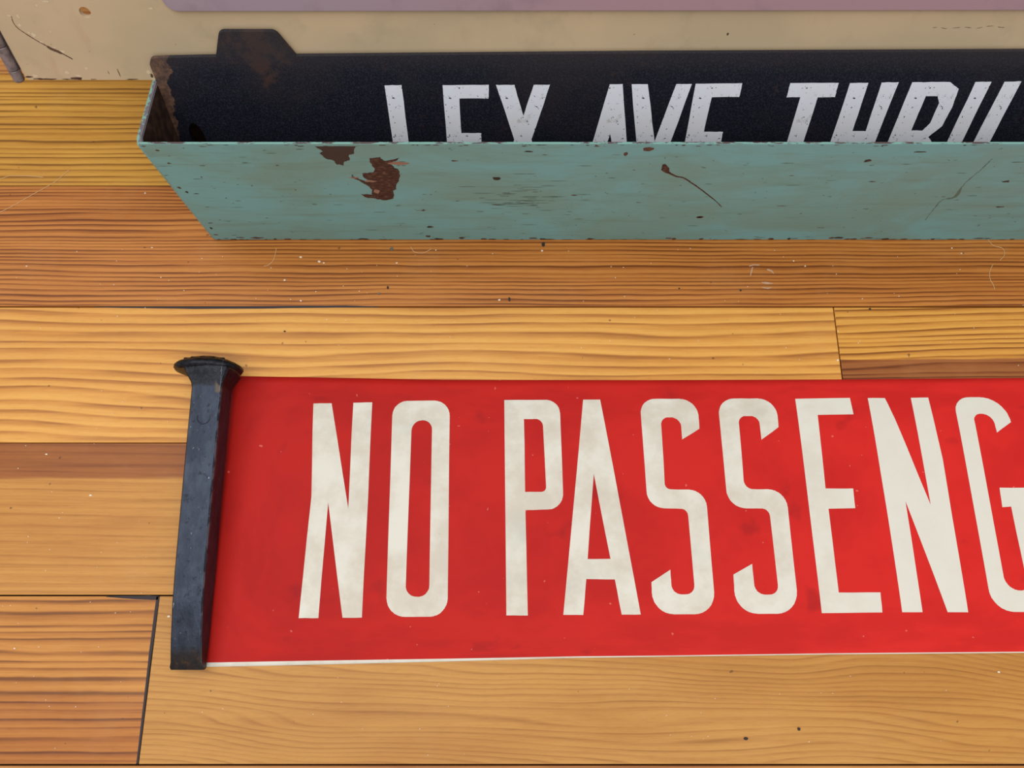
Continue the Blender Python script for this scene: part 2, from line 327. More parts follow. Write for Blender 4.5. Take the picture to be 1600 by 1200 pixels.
# filler that has come up out of two of the joints
fil = NT('dark filler', rough=0.7); fil.color(srgb(52, 42, 46))
rng = random.Random(5)
def on_floor(z): return lambda u, v: (u, v, z)
def slab(pts, z0, z1): return plate([pts], lambda u, v: (u, v, z1), lambda u, v: (u, v, z0))
for nm, pts, ws in (('joint_filler', [(-250, 174.8), (-225, 174.6), (-190, 174.4), (-160, 174.5), (-135, 174.9), (-100, 175.2), (-80, 175.0)], [0.3, 1.0, 1.5, 1.6, 1.5, 1.3, 0.3]),
                    ('joint_filler', [(-218, 7.6), (-205, 7.3), (-195, 7.1), (-190, 7.0)], [0.3, 1.6, 2.2, 2.0]),
                    ('joint_filler', [(-190.2, 7.6), (-190.4, -20), (-190.2, -45), (-190.0, -74)], [1.7, 1.5, 1.1, 0.9])):
    link(nm, slab(jagged(rng, ribbon(pts, ws), 0.08, 3), -0.6, 0.04), fil.m, floor)

res = NT('dried residue', rough=.5); res.color(srgb(196, 158, 128))
rng = random.Random(8)
for pts, ws in (([(144.5, 201.5), (147, 202.5), (151, 202.3)], [.5, .9, .5]), ([(146.5, 201), (145.5, 198), (144.6, 195)], [.5, .8, .4]), ([(155, 199.5), (157.5, 198.6), (159, 196.8)], [.6, 1.2, .5]), ([(151, 191), (154, 190.4), (157.5, 190.2)], [.5, 1.4, .5]), ([(151, 187.6), (154.5, 187.0), (156.5, 187.4)], [.4, .9, .4])):
    link('dried_residue', slab(jagged(rng, ribbon(pts, ws), 0.12, 3), -0.02, 0.05), res.m, floor)

# ------------------------------------------------------------------ back wall
wl = NT('painted plaster', rough=0.8); wl.color(srgb(206, 200, 188)); wl.bump(wl.noise(0.1, 0.1, 0.1, detail=4), 0.3, 0.4)
wall = link('wall_back', newbox(X0-5, X1+5, 516, 536, -16, 900), wl.m); tag(wall, kind='structure')
bb = link('baseboard_back', newbox(X0-5, X1+5, 509.5, 515.9, 0.02, 70, bev=1.5), wl.m); tag(bb, kind='structure')

# ------------------------------------------------------------------ leaning plane shared by black plate and cream panel
COT = 0.3839; KS = math.sqrt(1+COT*COT)
def lean(y0):           # y0: where the plane passes height 2 mm; s measured up the slope
    def f(u, s, y0=y0): return (u, y0 + s/KS*COT, 2 + s/KS)
    return f

# ------------------------------------------------------------------ teal steel tray
def teal(name, worn=False):
    g = NT(name, rough=0.42, spec=0.4)
    a = g.noise(0.014, 0.014, 0.028, off=2.0, detail=5, rough=0.6, dist=0.6)
    b = g.noise(0.03, 0.03, 0.14, off=8.0, detail=5, rough=0.65)
    c = g.mix(g.step(a, 0.36, 0.68), srgb(116, 178, 182), srgb(118, 162, 156))
    c = g.mix(g.ma('MULTIPLY', g.step(b, 0.5, 0.72), 0.45), c, srgb(110, 156, 148))
    low = g.step(g.noise(0.02, 0.02, 0.25, off=15, detail=4), 0.56, 0.7)
    c = g.mix(g.ma('MULTIPLY', low, 0.30), c, srgb(106, 136, 120))
    sp = g.step(g.noise(0.16, 0.16, 0.42, off=4, detail=2), 0.72, 0.76)
    c = g.mix(g.ma('MULTIPLY', sp, 0.7), c, srgb(70, 78, 66))
    if worn:
        r = g.step(g.noise(0.09, 0.25, 0.25, off=6, detail=5, rough=0.7), 0.49, 0.56)
        c = g.mix(r, srgb(126, 172, 160), srgb(88, 74, 74))
    g.color(c); g.bump(g.noise(0.06, 0.06, 0.12, off=1, detail=6, rough=0.65), 0.5, 0.5)
    return g.m
M['teal'] = teal('chipped teal paint'); M['rim'] = teal('worn teal rim', True)
e_rim = NT('bare grey end rim', rough=.6); M['rim_end'] = e_rim.m
e_rim.color(e_rim.mix(e_rim.step(e_rim.ma('ADD', e_rim.noise(.25, .25, .25, off=3, detail=4, rough=.7), e_rim.ma('MULTIPLY', e_rim.ma('ADD', e_rim.x, 0.3), -0.09)), .50, .56), srgb(108, 102, 110), srgb(124, 170, 158)))
inn = NT('rusty brown inside', rough=0.85, spec=0.2)
inn.color(inn.mix(inn.step(inn.noise(0.2, 0.2, 0.2, detail=5), 0.35, 0.7), srgb(52, 38, 32), srgb(84, 60, 48))); M['inside'] = inn.m
XL, XR = -184.0, 430.0
FY = 219.2; TB = 1.3; BH = 95.0
tray = empty('metal_tray', ((XL+XR)/2, 240, 0))
tag(tray, 'long teal painted steel tray with rust chips, standing open on the floor', 'tray')
def paint_by_normal(ob, out_dir, rim=True):
    me = ob.data
    for p in me.polygons:
        n = p.normal
        if n.z > 0.6: p.material_index = 2
        elif n.dot(Vector(out_dir)) < -0.5: p.material_index = 1
        else: p.material_index = 0
TM = [M['teal'], M['inside'], M['rim']]
f_ = link('front_panel', newbox(XL+1.4, XR, FY, FY+TB, 0.3, 101.3, bev=0.3), TM, tray); paint_by_normal(f_, (0, -1, 0))
# left end: thick folded edge, its top falls slightly to the back
bm = bmesh.new()
prof = [(FY+0.6, 0.3), (261.2, 0.3), (261.2, BH+0.2), (FY+3.5, 101.4), (FY+0.3, 99.5)]
a = [bm.verts.new((XL-0.2, y, z)) for y, z in prof]; b = [bm.verts.new((XL+2.8, y, z)) for y, z in prof]
bm.faces.new(a); bm.faces.new(b[::-1])
for k in range(5): bm.faces.new([a[k], b[k], b[(k+1) % 5], a[(k+1) % 5]])
bmesh.ops.recalc_face_normals(bm, faces=bm.faces)
bmesh.ops.bevel(bm, geom=list(bm.edges), offset=0.4, segments=2, affect='EDGES')
e_ = link('end_panel', bm, [TM[0], TM[1], M['rim_end']], tray); paint_by_normal(e_, (-1, 0, 0))
e2 = link('end_panel', newbox(XR-1.5, XR+1.5, FY+0.8, 261.2, 0.3, 98, bev=0.3), TM, tray); paint_by_normal(e2, (1, 0, 0))
b_ = link('back_panel', newbox(XL+2, XR-1, 260.0, 261.2, 0.3, BH, bev=0.2), TM, tray); paint_by_normal(b_, (0, 1, 0))
link('base_panel', newbox(XL+2, XR-1, FY+TB, 260, 0.3, 1.8), M['inside'], tray)

rust = NT('bare rusted steel', rough=0.8, spec=0.25)
n1 = rust.noise(0.35, 0.35, 0.8, off=3, detail=5, rough=0.7)
rust.color(rust.ramp(n1, [(0.3, srgb(52, 34, 30)), (0.55, srgb(82, 56, 46)), (0.70, srgb(136, 102, 84))])); rust.bump(n1, 0.5, 0.8)
prim = NT('pinkish primer', rough=0.75); prim.color(srgb(152, 116, 98))
dkc = NT('dark chipped metal', rough=0.7); dkc.color(srgb(62, 50, 46))
chip = NT('small chips', rough=0.75); chip.color(chip.ramp(chip.noise(.3, .3, .3, off=2, detail=3), [(.42, srgb(46, 44, 40)), (.56, srgb(96, 66, 54))]))
dull = NT('dull green scuff', rough=0.7); dull.color(srgb(92, 118, 104))
def front(y): return lambda u, v: (u, y, v)
def decal(name, loops, mat, y, parent): 
    bm = plate(loops, front(y), front(y+0.05)); return link(name, bm, mat, parent)
rng = random.Random(11)
decal('rust_patch', [jagged(rng, RUST_PATCH, 0.35, 4)], rust.m, FY-0.06, tray)['label'] = 'large brown rust patch with ragged outline'
for c_ in ([blob(rng, -75.5, 67.5, 6, 2.2, 11)], [blob(rng, -58, 84.5, 10, 3, 13, .3)], [blob(rng, -83, 71, 5, 1.0, 9)], [blob(rng, -73.5, 57, 3.5, 4, 9)]):
    decal('primer_patch', c_, prim.m, FY-0.075, tray)
decal('rust_stain', [jagged(rng, [(x, min(z, 100.4)) for x, z in RIM_STAIN], 0.4, 3)], dkc.m, FY-0.06, tray)['label'] = 'dark rust stain under the rim'
ls = smooth_line([Vector(p) for p in LONG_SCRATCH], 4); n = len(ls)
decal('scratch', [jagged(rng, ribbon(ls, [max(0.5, 4.2-abs(i-3)*0.9) if i < 7 else 1.3*(1-i/n)+0.35 for i in range(n)]), 0.1, 2)], rust.m, FY-0.06, tray)['label'] = 'curved rusty scratch'
gs = smooth_line([Vector(p) for p in GREY_SCRATCH], 4)
decal('scratch', [jagged(rng, ribbon(gs, [0.5 + (1.3 if 9 < i < 15 else 0) for i in range(len(gs))]), 0.25, 2)], dull.m, FY-0.05, tray)['label'] = 'dull grey-green scuff'
bmc = bmesh.new(); bms = bmesh.new()
def add_decal(bm, pts, y):
    poly_faces(bm, [pts], front(y))
    # a chip is only as thick as the paint
for x, z, w, h in CHIPS: add_decal(bmc, blob(rng, x, z, w, h, 9, 0.4), FY-0.06)
x = XL+4
while x < XR-6:                                    # chips along the bottom edge
    w = rng.uniform(1, 7); h = rng.uniform(0.5, 2.4) if rng.random() < 0.55 else rng.uniform(0.3, 0.8)
    add_decal(bmc, blob(rng, x, 0.5+h/2+rng.choice((0, 0, 0, 1.2)), w, h, 10, 0.4), FY-0.06); x += w*0.7 + rng.expovariate(1/3.5)
x = XL+3
while x < XR-6:                                    # nicks just below the rim
    w = rng.uniform(1, 4); h = rng.uniform(0.3, 0.9)
    add_decal(bmc, blob(rng, x, 100.6-h/2-rng.choice((0, 0, .8)), w, h, 8, 0.4), FY-0.06); x += rng.expovariate(1/13)
for k in range(150):                               # scattered fine flecks
    add_decal(bmc, blob(rng, rng.uniform(XL+4, XR-4), rng.uniform(2, 98), rng.uniform(0.3, 1.5), rng.uniform(0.2, 0.5), 6, 0.4), FY-0.055)
for k in range(46):                                # brushed wear in the middle
    cx = rng.gauss(0, 13); w = rng.uniform(3, 13)
    add_decal(bms, blob(rng, cx+2, rng.gauss(50, 11), w, rng.uniform(0.3, 0.75), 12, 0.35), FY-0.05)
for k in range(70):
    add_decal(bms, blob(rng, rng.uniform(XL+4, XR-4), rng.uniform(3, 97), rng.uniform(2, 9), rng.uniform(0.3, 0.7), 10, 0.4), FY-0.045)
tag(link('paint_chips', bmc, chip.m, tray), kind='stuff')
tag(link('scuff_marks', bms, dull.m, tray), kind='stuff')

# ------------------------------------------------------------------ black sign plate leaning in the tray
SB, SK = lean(221.6), lean(223.3)
blk = NT('black enamel', rough=0.55, spec=0.3)
n1 = blk.noise(1.2, 1.2, 1.2, detail=3, rough=0.7); n2 = blk.noise(0.02, 0.02, 0.03, off=5, detail=4)
c = blk.mix(blk.step(n1, 0.42, 0.7), srgb(16, 17, 30), srgb(44, 46, 60))
c = blk.mix(blk.ma('MULTIPLY', blk.step(n2, 0.45, 0.7), 0.35), c, srgb(52, 46, 46))
# rust eating in from the left edge and round the hanging tab
nr = blk.noise(0.10, 0.10, 0.10, off=9, detail=5, rough=0.6)
edge = blk.ma('MULTIPLY_ADD', blk.x, -0.06, -0.06*172)           # grows towards the left edge
edge = blk.ma('ADD', edge, blk.ma('MULTIPLY_ADD', blk.z, 0.013, -0.013*105))
rm = blk.step(blk.ma('ADD', nr, edge), 0.50, 0.55)
rustc = blk.ramp(blk.noise(0.25, 0.25, 0.25, off=4, detail=5, rough=0.7), [(0.3, srgb(56, 44, 44)), (0.52, srgb(104, 78, 64)), (0.70, srgb(146, 104, 74))])
c = blk.mix(rm, c, rustc)
dz = blk.ma('ABSOLUTE', blk.ma('SUBTRACT', blk.z, 112.0)); dx = blk.ma('ABSOLUTE', blk.ma('ADD', blk.x, 125.0))
near = blk.ma('SUBTRACT', 1.0, blk.ma('DIVIDE', blk.ma('ADD', dz, blk.ma('MULTIPLY', dx, 0.8)), 24.0), clamp=True)
tm = blk.step(blk.ma('ADD', blk.ma('MULTIPLY', near, 0.34), blk.noise(0.13, 0.13, 0.13, off=14, detail=5, rough=0.65)), 0.60, 0.80)
c = blk.mix(blk.ma('MULTIPLY', tm, 0.6), c, srgb(78, 54, 44))
top = blk.step(blk.ma('ADD', blk.z, blk.ma('MULTIPLY', n1, 3)), 102.0, 112.0)
c = blk.mix(blk.ma('MULTIPLY', top, 0.4), c, srgb(54, 48, 48))
blk.color(c); blk.bump(n1, 0.12, 0.6)
outline = rounded([(-200, 0, 4), (-182.0, 67.7), (-180.6, 114.6, 4.0), (-146.5, 115.4), (-141.2, 128.2, 2.6), (-114.0, 128.2, 2.2), (-106.8, 115.7), (60, 117.2), (252, 118.2), (428, 119.2, 4), (428, 0, 4)], 6)
outline = [(max(p[0], -181.0), p[1]) for p in outline]
hole = [(-170.3 + 4.0*math.cos(2*math.pi*k/28), 69.0 + (9.0*math.sin(2*math.pi*k/28))) for k in range(28)]
sign = link('sign_plate', plate([outline, hole], SB, SK), blk.m, origin=(0, 0, 0))
tag(sign, 'dark navy steel sign plate lettered LEX AVE THRU, leaning inside the teal tray', 'sign')
# lettering: each letter the thickness of its enamel; the lower halves stand hidden in the tray
lav = NT('pale enamel lettering', rough=0.4, spec=0.4)
c = lav.mix(lav.step(lav.noise(0.03, 0.03, 0.03, off=3, detail=4), 0.4, 0.65), srgb(240, 244, 255), srgb(236, 238, 244))
c = lav.mix(lav.ma('MULTIPLY', lav.step(lav.noise(0.12, 0.12, 0.12, off=7, detail=4, rough=0.7), 0.60, 0.72), 0.5), c, srgb(150, 138, 120))
lav.color(c)
# worn pinholes grow denser toward the right-hand word
pin = lav.step(lav.ma('ADD', lav.noise(0.55, 0.3, 0.55, off=22, detail=4, rough=0.7), lav.ma('MULTIPLY', lav.step(lav.x, 60, 190), 0.05)), 0.625, 0.65)
lav.color(lav.mix(pin, c, srgb(40, 38, 44)))
A_ = 36.0
BL = [
 ('L', [[(-65.0, 100.1), (-56.3, 100.2), (-56.4, 44), (-41, 44), (-41, A_), (-64.8, A_)]]),
 ('E', [[(-35.4, 100.1), (-11.8, 100.3), (-12.2, 92.8), (-27.3, 92.8), (-27.3, 72.0), (-16.6, 72.0), (-16.7, 64), (-27.3, 64), (-27.3, 44), (-12, 44), (-12, A_), (-35.4, A_)]]),
 ('X', [[(-8.1, 100.3), (1.2, 100.3), (6.0, 82.5), (11.0, 100.4), (19.4, 100.4), (10.6, 68), (19.4, A_), (10.6, A_), (6.0, 53.5), (1.4, A_), (-8.1, A_), (1.3, 68)]]),
 ('A', [[(49.9, 100.7), (56.3, 100.8), (68.2, A_), (60.2, A_), (58.8, 45), (47.6, 45), (46.2, A_), (38.6, A_)], [(53.0, 71.5), (57.4, 53), (48.9, 53)]]),
 ('V', [[(60.9, 100.7), (69.3, 100.8), (77.6, 66.8), (83.8, 100.8), (91.6, 100.8), (82.0, A_), (74.0, A_)]]),
 ('E', [[(93.6, 100.9), (117.3, 101.2), (117.5, 93.7), (103.3, 93.5), (103.3, 72.8), (113.6, 72.8), (114.0, 64), (103.6, 64), (103.8, 44), (118, 44), (118, A_), (94.9, A_)]]),
 ('T', [[(141.7, 101.4), (166.2, 101.5), (167.0, 93.5), (158.2, 93.5), (159.4, A_), (150.8, A_), (149.2, 93.5), (142.0, 93.4)]]),
 ('H', [[(172.1, 101.4), (181.4, 101.5), (183.2, 73.2), (190.3, 73.2), (188.1, 101.7), (196.6, 101.8), (198.9, A_), (190.3, A_), (190.3, 65), (183.2, 65), (183.2, A_), (174.9, A_)]]),
 ('R', [[(203.6, 101.8), (222.8, 102.0), (228.9, 98.1), (230.3, 87.4), (230.0, 76.5), (225.5, 69.8), (228.7, 66.6), (230.6, 60), (231.2, A_), (222.8, A_), (222.4, 61), (220, 65), (214.4, 65), (214.6, A_), (206.0, A_)],
        [(213.7, 94.1), (220.0, 94.1), (222.4, 90), (222.9, 78), (220.6, 73.6), (214.7, 73.6)]]),
 ('U', [[(235.7, 102.0), (243.7, 102.1), (245.8, 48), (248, 44), (250.6, 44), (252.6, 48), (250.4, 102.1), (258.8, 102.3), (261.2, 44), (256, A_), (242, A_), (237.2, 43)]]),
]
# the right stroke of U leans away from the left one
BL[-1] = ('U', [[(235.7, 102.0), (243.7, 102.1), (245.4, 60), (246.6, 46), (250.4, 44), (252.0, 50), (250.4, 102.1), (258.8, 102.3), (260.6, 60), (258.0, 42), (252, A_), (243, A_), (238, 44)]])
for ch, loops in BL:
    rr = random.Random(ch)
    l2 = [jagged(rr, l, 0.1, 6) for l in loops]
    bm = plate(l2, lean(221.50), lean(221.62))
    o = link('letter', bm, lav.m, sign)

# ------------------------------------------------------------------ cream steel panel resting on the tray's back edge
cream = NT('cream paint', rough=0.5, spec=0.35)
c = cream.mix(cream.step(cream.noise(0.012, 0.012, 0.02, off=4, detail=3), 0.35, 0.65), srgb(200, 176, 142), srgb(188, 168, 136))
c = cream.mix(cream.ma('MULTIPLY', cream.step(cream.noise(0.05, 0.05, 0.05, off=1, detail=5, rough=0.65), 0.52, 0.72), 0.3), c, srgb(158, 146, 118))
c = cream.mix(cream.ma('MULTIPLY', cream.step(cream.noise(0.09, 0.03, 0.03, off=19, detail=3), 0.62, 0.78), 0.25), c, srgb(178, 142, 108))
cream.color(c); cream.bump(cream.noise(0.05, 0.05, 0.05, off=2, detail=5), 0.5, 0.3)
CX0, CX1, CS0, CS1 = -248.2, 440.0, 100.0, 720.0
po = rounded([(CX0, CS0, 2.0), (CX1, CS0, 2.0), (CX1, CS1, 4), (CX0, CS1, 4)], 5)
ph = [(-203.1+2.65*math.cos(2*math.pi*k/24), 134.8+2.65*math.sin(2*math.pi*k/24)) for k in range(24)]
panel = link('metal_sheet', plate([po, ph], lean(225.0), lean(226.9)), cream.m)
tag(panel, 'cream painted steel sheet with round hole, scratch and grey hinge, behind the black sign', 'metal sheet')
rng = random.Random(3)
cf = lean(224.93)
crs = NT('brown scratch', rough=0.8); crs.color(srgb(92, 66, 48))
flk = NT('pale paint flake', rough=0.5); flk.color(srgb(212, 192, 160))
def pd(name, loops, mat): return link(name, plate(loops, lean(224.9), lean(225.0)), mat, panel)
cs = smooth_line([Vector(p) for p in CREAM_SCRATCH], 4); n = len(cs)
pd('scratch', [jagged(rng, ribbon(cs, [0.25+0.35*i/n+(0.9 if 22 <= i <= 29 else 0) for i in range(n)]), 0.08, 2)], crs.m)
sc = smooth_line([Vector(p) for p in SCRIBBLE], 4)
bm = bmesh.new()
for i in range(0, len(sc)-4, 5): poly_faces(bm, [jagged(rng, ribbon([tuple(p) for p in sc[i:i+4]], [0.12, .22, .25, .1]), .06, 2)], cf)
x_, s_ = 104.8, 0
poly_faces(bm, [blob(rng, 105.0, 124.2, 1.1, 1.5, 9, .15)], cf)
for k in range(12): poly_faces(bm, [blob(rng, rng.uniform(CX0+3, 250), rng.uniform(101, 137), rng.uniform(.3, 1.0), rng.uniform(.15, .3), 7, .4)], cf)
tag(link('scuff_marks', bm, crs.m, panel), kind='stuff')
bm = bmesh.new()
for x, s_, w, h in CREAM_FLAKES: poly_faces(bm, [blob(rng, x, s_, w, h, 9, .35)], cf)
tag(link('paint_flakes', bm, flk.m, panel), kind='stuff')
bm = bmesh.new()
for x, s_, w, h in CREAM_RUST: poly_faces(bm, [blob(rng, x, max(s_, 100.1+h*.5), w, h, 11, .4)], cf)
tag(link('rust_chips', bm, rust.m, panel), kind='stuff')
# hinge: a pin barrel of knuckles along the left edge
grey = NT('grey mauve hinge', rough=0.5, metal=0.3); grey.color(grey.mix(grey.step(grey.noise(.3, .3, .3, detail=4), .4, .7), srgb(142, 128, 128), srgb(104, 94, 94)))
hp = empty('hinge', (-251.6, 262, 97)); 
hp.location = hp.location - panel.location; hp.parent = panel
HX = -252.4
def cyl_along(s0, s1, r, x, y0, bulge=False):
    f = lean(y0); A = Vector(f(x, s0)); B = Vector(f(x, s1)); d = (B-A).normalized(); u = Vector((1, 0, 0)); v = d.cross(u)
    prof = [(0, .55), (.5, .85), (1.2, 1.0), ((B-A).length-.3, 1.0), ((B-A).length, .93)] if bulge else [(0, .93), (.3, 1), ((B-A).length-.3, 1), ((B-A).length, .93)]
    bm = bmesh.new(); rings = []
    for t, k in prof: rings.append([bm.verts.new(A+d*t+(u*math.cos(q*math.pi/10)+v*math.sin(q*math.pi/10))*r*k) for q in range(20)])
    for P, Q in zip(rings, rings[1:]):
        for k in range(20): bm.faces.new([P[k], P[(k+1) % 20], Q[(k+1) % 20], Q[k]])
    bm.faces.new(rings[0]); bm.faces.new(rings[-1]); bmesh.ops.recalc_face_normals(bm, faces=bm.faces)
    return bm
for s0, s1, bul in ((98.6, 105.2, True), (105.5, 117.5, False), (117.8, 129.8, False), (130.1, 142.1, False), (142.4, 154.4, False), (154.7, 166.7, False)):
    o = link('knuckle', cyl_along(s0, s1, 2.75, HX, 225.6, bul), grey.m, None, smooth=False)
    o.location = o.location - (Vector((-251.6, 262, 97))*MM); o.parent = hp
lf = plate([[(HX+0.4, 104), (CX0+2.5, 104), (CX0+2.5, 166), (HX+0.4, 166)]], lean(226.95), lean(228.2))
o = link('hinge_leaf', lf, grey.m, None); o.location = o.location - Vector((-251.6, 262, 97))*MM; o.parent = hp

# ------------------------------------------------------------------ mauve plate fixed on the cream panel
mv = NT('mauve painted metal', rough=0.45, spec=0.4)
n1 = mv.noise(0.03, 0.03, 0.03, off=6, detail=5, rough=0.65)
c = mv.mix(mv.step(mv.x, -260, -60), srgb(158, 139, 150), srgb(166, 134, 142))
c = mv.mix(mv.ma('MULTIPLY', mv.step(n1, .48, .68), .5), c, srgb(138, 116, 126)); mv.color(c)
mp = plate([rounded([(-163.5, 137.0, 6), (438, 137.8, 6), (438, 420, 6), (-163.5, 420, 6)], 8)], lean(222.4), lean(224.9))
es = [e for e in mp.edges if e.is_manifold and e.calc_face_angle(0) > 0.6]
bmesh.ops.bevel(mp, geom=es, offset=0.6, segments=2, affect='EDGES')
mpo = link('mauve_plate', mp, mv.m)
tag(mpo, 'mauve grey metal plate with rounded corner lying on the cream steel sheet', 'plate')

# ------------------------------------------------------------------ red sign sheet on the floor
YB, YT = -24.0, 131.0
def sm(t): t = max(0, min(1, t)); return t*t*(3-2*t)
def sh(X, Y):
    t = max(0, min(1, (Y-YB)/(YT-YB)))
    return 0.5+2.0*(1-(2*t-1)**4)*(0.25+0.75*sm((X+166)/45))
def interp(L, x):
    for a, b in zip(L, L[1:]):
        if x <= b[0]: t = (x-a[0])/(b[0]-a[0]); t = max(0, t) if a is L[0] else t; return a[1]+(b[1]-a[1])*t
    return L[-1][1] + (x-L[-1][0])*(L[-1][1]-L[-2][1])/(L[-1][0]-L[-2][0])*0.3
red = NT('red ink', rough=0.55, spec=0.15)
n1 = red.noise(0.018, 0.018, off=6, detail=4, rough=0.6); n2 = red.noise(0.6, 0.6, off=3, detail=3)
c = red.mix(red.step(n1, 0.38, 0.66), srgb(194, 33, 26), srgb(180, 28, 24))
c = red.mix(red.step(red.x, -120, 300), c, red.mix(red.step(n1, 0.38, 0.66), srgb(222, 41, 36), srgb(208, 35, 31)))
sm_ = red.step(red.noise(0.04, 0.04, off=33, detail=3), 0.64, 0.76)
c = red.mix(red.ma('MULTIPLY', sm_, 0.4), c, srgb(140, 24, 28))
sp = red.step(red.noise(0.35, 0.35, off=13, detail=1), 0.79, 0.80); c = red.mix(red.ma('MULTIPLY', sp, .5), c, srgb(236, 130, 120))
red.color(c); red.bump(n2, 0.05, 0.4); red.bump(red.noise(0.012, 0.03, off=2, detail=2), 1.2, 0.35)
cre = NT('off white cloth', rough=0.55, spec=0.35)
n1 = cre.noise(0.04, 0.04, off=6, detail=5, rough=0.65); n2 = cre.noise(0.5, 0.5, off=2, detail=4, rough=0.7)
stain = cre.ma('SUBTRACT', 1.0, cre.step(cre.x, 130, 200))
c = cre.mix(cre.ma('MULTIPLY', cre.step(n1, 0.36, 0.66), cre.ma('MULTIPLY_ADD', stain, .8, .2)), srgb(228, 224, 210), srgb(213, 203, 186))
c = cre.mix(cre.ma('MULTIPLY', cre.step(n2, .66, .74), cre.ma('MULTIPLY', stain, .45)), c, srgb(168, 158, 142))
c = cre.mix(cre.ma('MULTIPLY', cre.step(cre.noise(0.03, 0.02, off=55, detail=3), .60, .74), cre.ma('MULTIPLY', stain, .4)), c, srgb(192, 196, 184))
cre.color(c); cre.bump(n2, 0.04, 0.4)
XA, XB = -163.4, 470.0
NX, NY = 128, 40
bm = bmesh.new(); grid = []; und = []
for i in range(NX+1):
    x = XA + (XB-XA)*i/NX
    y1 = interp(RED_TOP, x); y0 = interp(RED_BOTTOM, x); m = 1.6*(1-sm((x-XA)/260))+0.55
    col = [y0] + [y0+m+(y1-y0-m)*(j/(NY-1)) for j in range(NY)]
    xs = x + (0.0 if i else 0.0)
    xe = [xs + (0.012*(131-y) if i == 0 else 0) for y in col]
    grid.append([bm.verts.new((xe[j], y, sh(x, y) if j else sh(x, y)-0.02)) for j, y in enumerate(col)])
    und.append([bm.verts.new((xe[j], y, sh(x, y)-0.4)) for j, y in enumerate(col)])
for i in range(NX):
    for j in range(NY):
        f = bm.faces.new([grid[i][j], grid[i+1][j], grid[i+1][j+1], grid[i][j+1]]); f.material_index = 1 if j == 0 else 0; f.smooth = True
        f = bm.faces.new([und[i][j+1], und[i+1][j+1], und[i+1][j], und[i][j]]); f.material_index = 1; f.smooth = True
for i in range(NX):
    bm.faces.new([und[i][0], und[i+1][0], grid[i+1][0], grid[i][0]]).material_index = 1
    bm.faces.new([grid[i][NY], grid[i+1][NY], und[i+1][NY], und[i][NY]]).material_index = 0
for j in range(NY):
    bm.faces.new([und[0][j+1], und[0][j], grid[0][j], grid[0][j+1]]).material_index = 0
    bm.faces.new([grid[NX][j+1], grid[NX][j], und[NX][j], und[NX][j+1]]).material_index = 1
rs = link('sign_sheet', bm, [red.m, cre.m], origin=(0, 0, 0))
tag(rs, 'long red printed sign sheet lettered NO PASSENG in off-white, lying on the plank floor', 'sign')
def sheet_letter(loops, rr):
    loops = [jagged(rr, rounded(l, 8), 0.07, 3) if True else rounded(l) for l in loops]
    bm = bmesh.new(); poly_faces(bm, loops, lambda u, v: (u, v, 0))
    ys = [v.co.y for v in bm.verts]
    y = min(ys)+3.8
    while y < max(ys):
        bmesh.ops.bisect_plane(bm, geom=list(bm.verts)+list(bm.edges)+list(bm.faces), plane_co=(0, y, 0), plane_no=(0, 1, 0)); y += 3.8
    for v in bm.verts: v.co.z = sh(v.co.x, v.co.y)+0.09
    for f in bm.faces: f.smooth = True
    return bm
for ch, loops in RED_LETTERS:
    link('letter', sheet_letter(loops, random.Random(ord(ch))), cre.m, rs, origin=(0, 0, 0))

# ------------------------------------------------------------------ railroad spike weighing down the sheet's left end
iron = NT('forged iron', rough=0.40, metal=0.7, spec=0.4)
n1 = iron.noise(0.12, 0.06, 0.12, off=4, detail=5, rough=0.65); n2 = iron.noise(0.32, 0.24, 0.32, off=8, detail=4, rough=0.7)
c = iron.mix(iron.step(n1, 0.35, 0.7), srgb(45, 50, 61), srgb(60, 66, 78))
c = iron.mix(iron.step(n2, 0.56, 0.70), c, srgb(34, 35, 44))
c = iron.mix(iron.step(iron.noise(0.7, 0.3, 0.7, off=17, detail=4), 0.68, 0.74), c, srgb(120, 124, 132))
tip = iron.ma('SUBTRACT', 1.0, iron.step(iron.ma('ADD', iron.y, iron.ma('MULTIPLY', n1, 8)), -18, -12))
c = iron.mix(iron.ma('MULTIPLY', tip, .8), c, iron.ramp(n2, [(.35, srgb(38, 35, 36)), (.6, srgb(62, 50, 40)), (.72, srgb(110, 76, 42))]))
neck = iron.step(iron.ma('ADD', iron.y, iron.ma('MULTIPLY', n1, 5)), 120.5, 122.5)
soot = iron.ramp(iron.noise(.45, .45, .45, off=31, detail=4, rough=.7), [(.4, srgb(24, 24, 28)), (.62, srgb(44, 44, 50))])
c = iron.mix(iron.ma('MULTIPLY', neck, .95), c, soot)
gold = iron.ma('MULTIPLY', iron.step(iron.x, 4.5, 6), iron.ma('MULTIPLY', iron.step(iron.ma('ADD', iron.y, iron.ma('MULTIPLY', n2, 4)), 116.5, 118), iron.ma('SUBTRACT', 1.0, iron.step(iron.ma('ADD', iron.y, iron.x), 125.5, 127))))
gold = iron.ma('MULTIPLY', gold, iron.step(iron.z, 20, 21.5))
c = iron.mix(iron.ma('MULTIPLY', gold, .45), c, srgb(112, 92, 62))
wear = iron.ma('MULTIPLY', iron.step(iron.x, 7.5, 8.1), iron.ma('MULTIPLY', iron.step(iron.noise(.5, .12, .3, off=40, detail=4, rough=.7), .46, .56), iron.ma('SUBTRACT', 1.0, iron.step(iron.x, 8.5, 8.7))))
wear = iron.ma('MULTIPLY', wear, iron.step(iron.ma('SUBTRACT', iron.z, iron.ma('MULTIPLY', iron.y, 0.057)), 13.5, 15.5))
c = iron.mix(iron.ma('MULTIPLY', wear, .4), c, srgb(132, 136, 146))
iron.color(c); iron.bump(n1, 0.9, 0.5); iron.bump(n2, 0.3, 0.5)
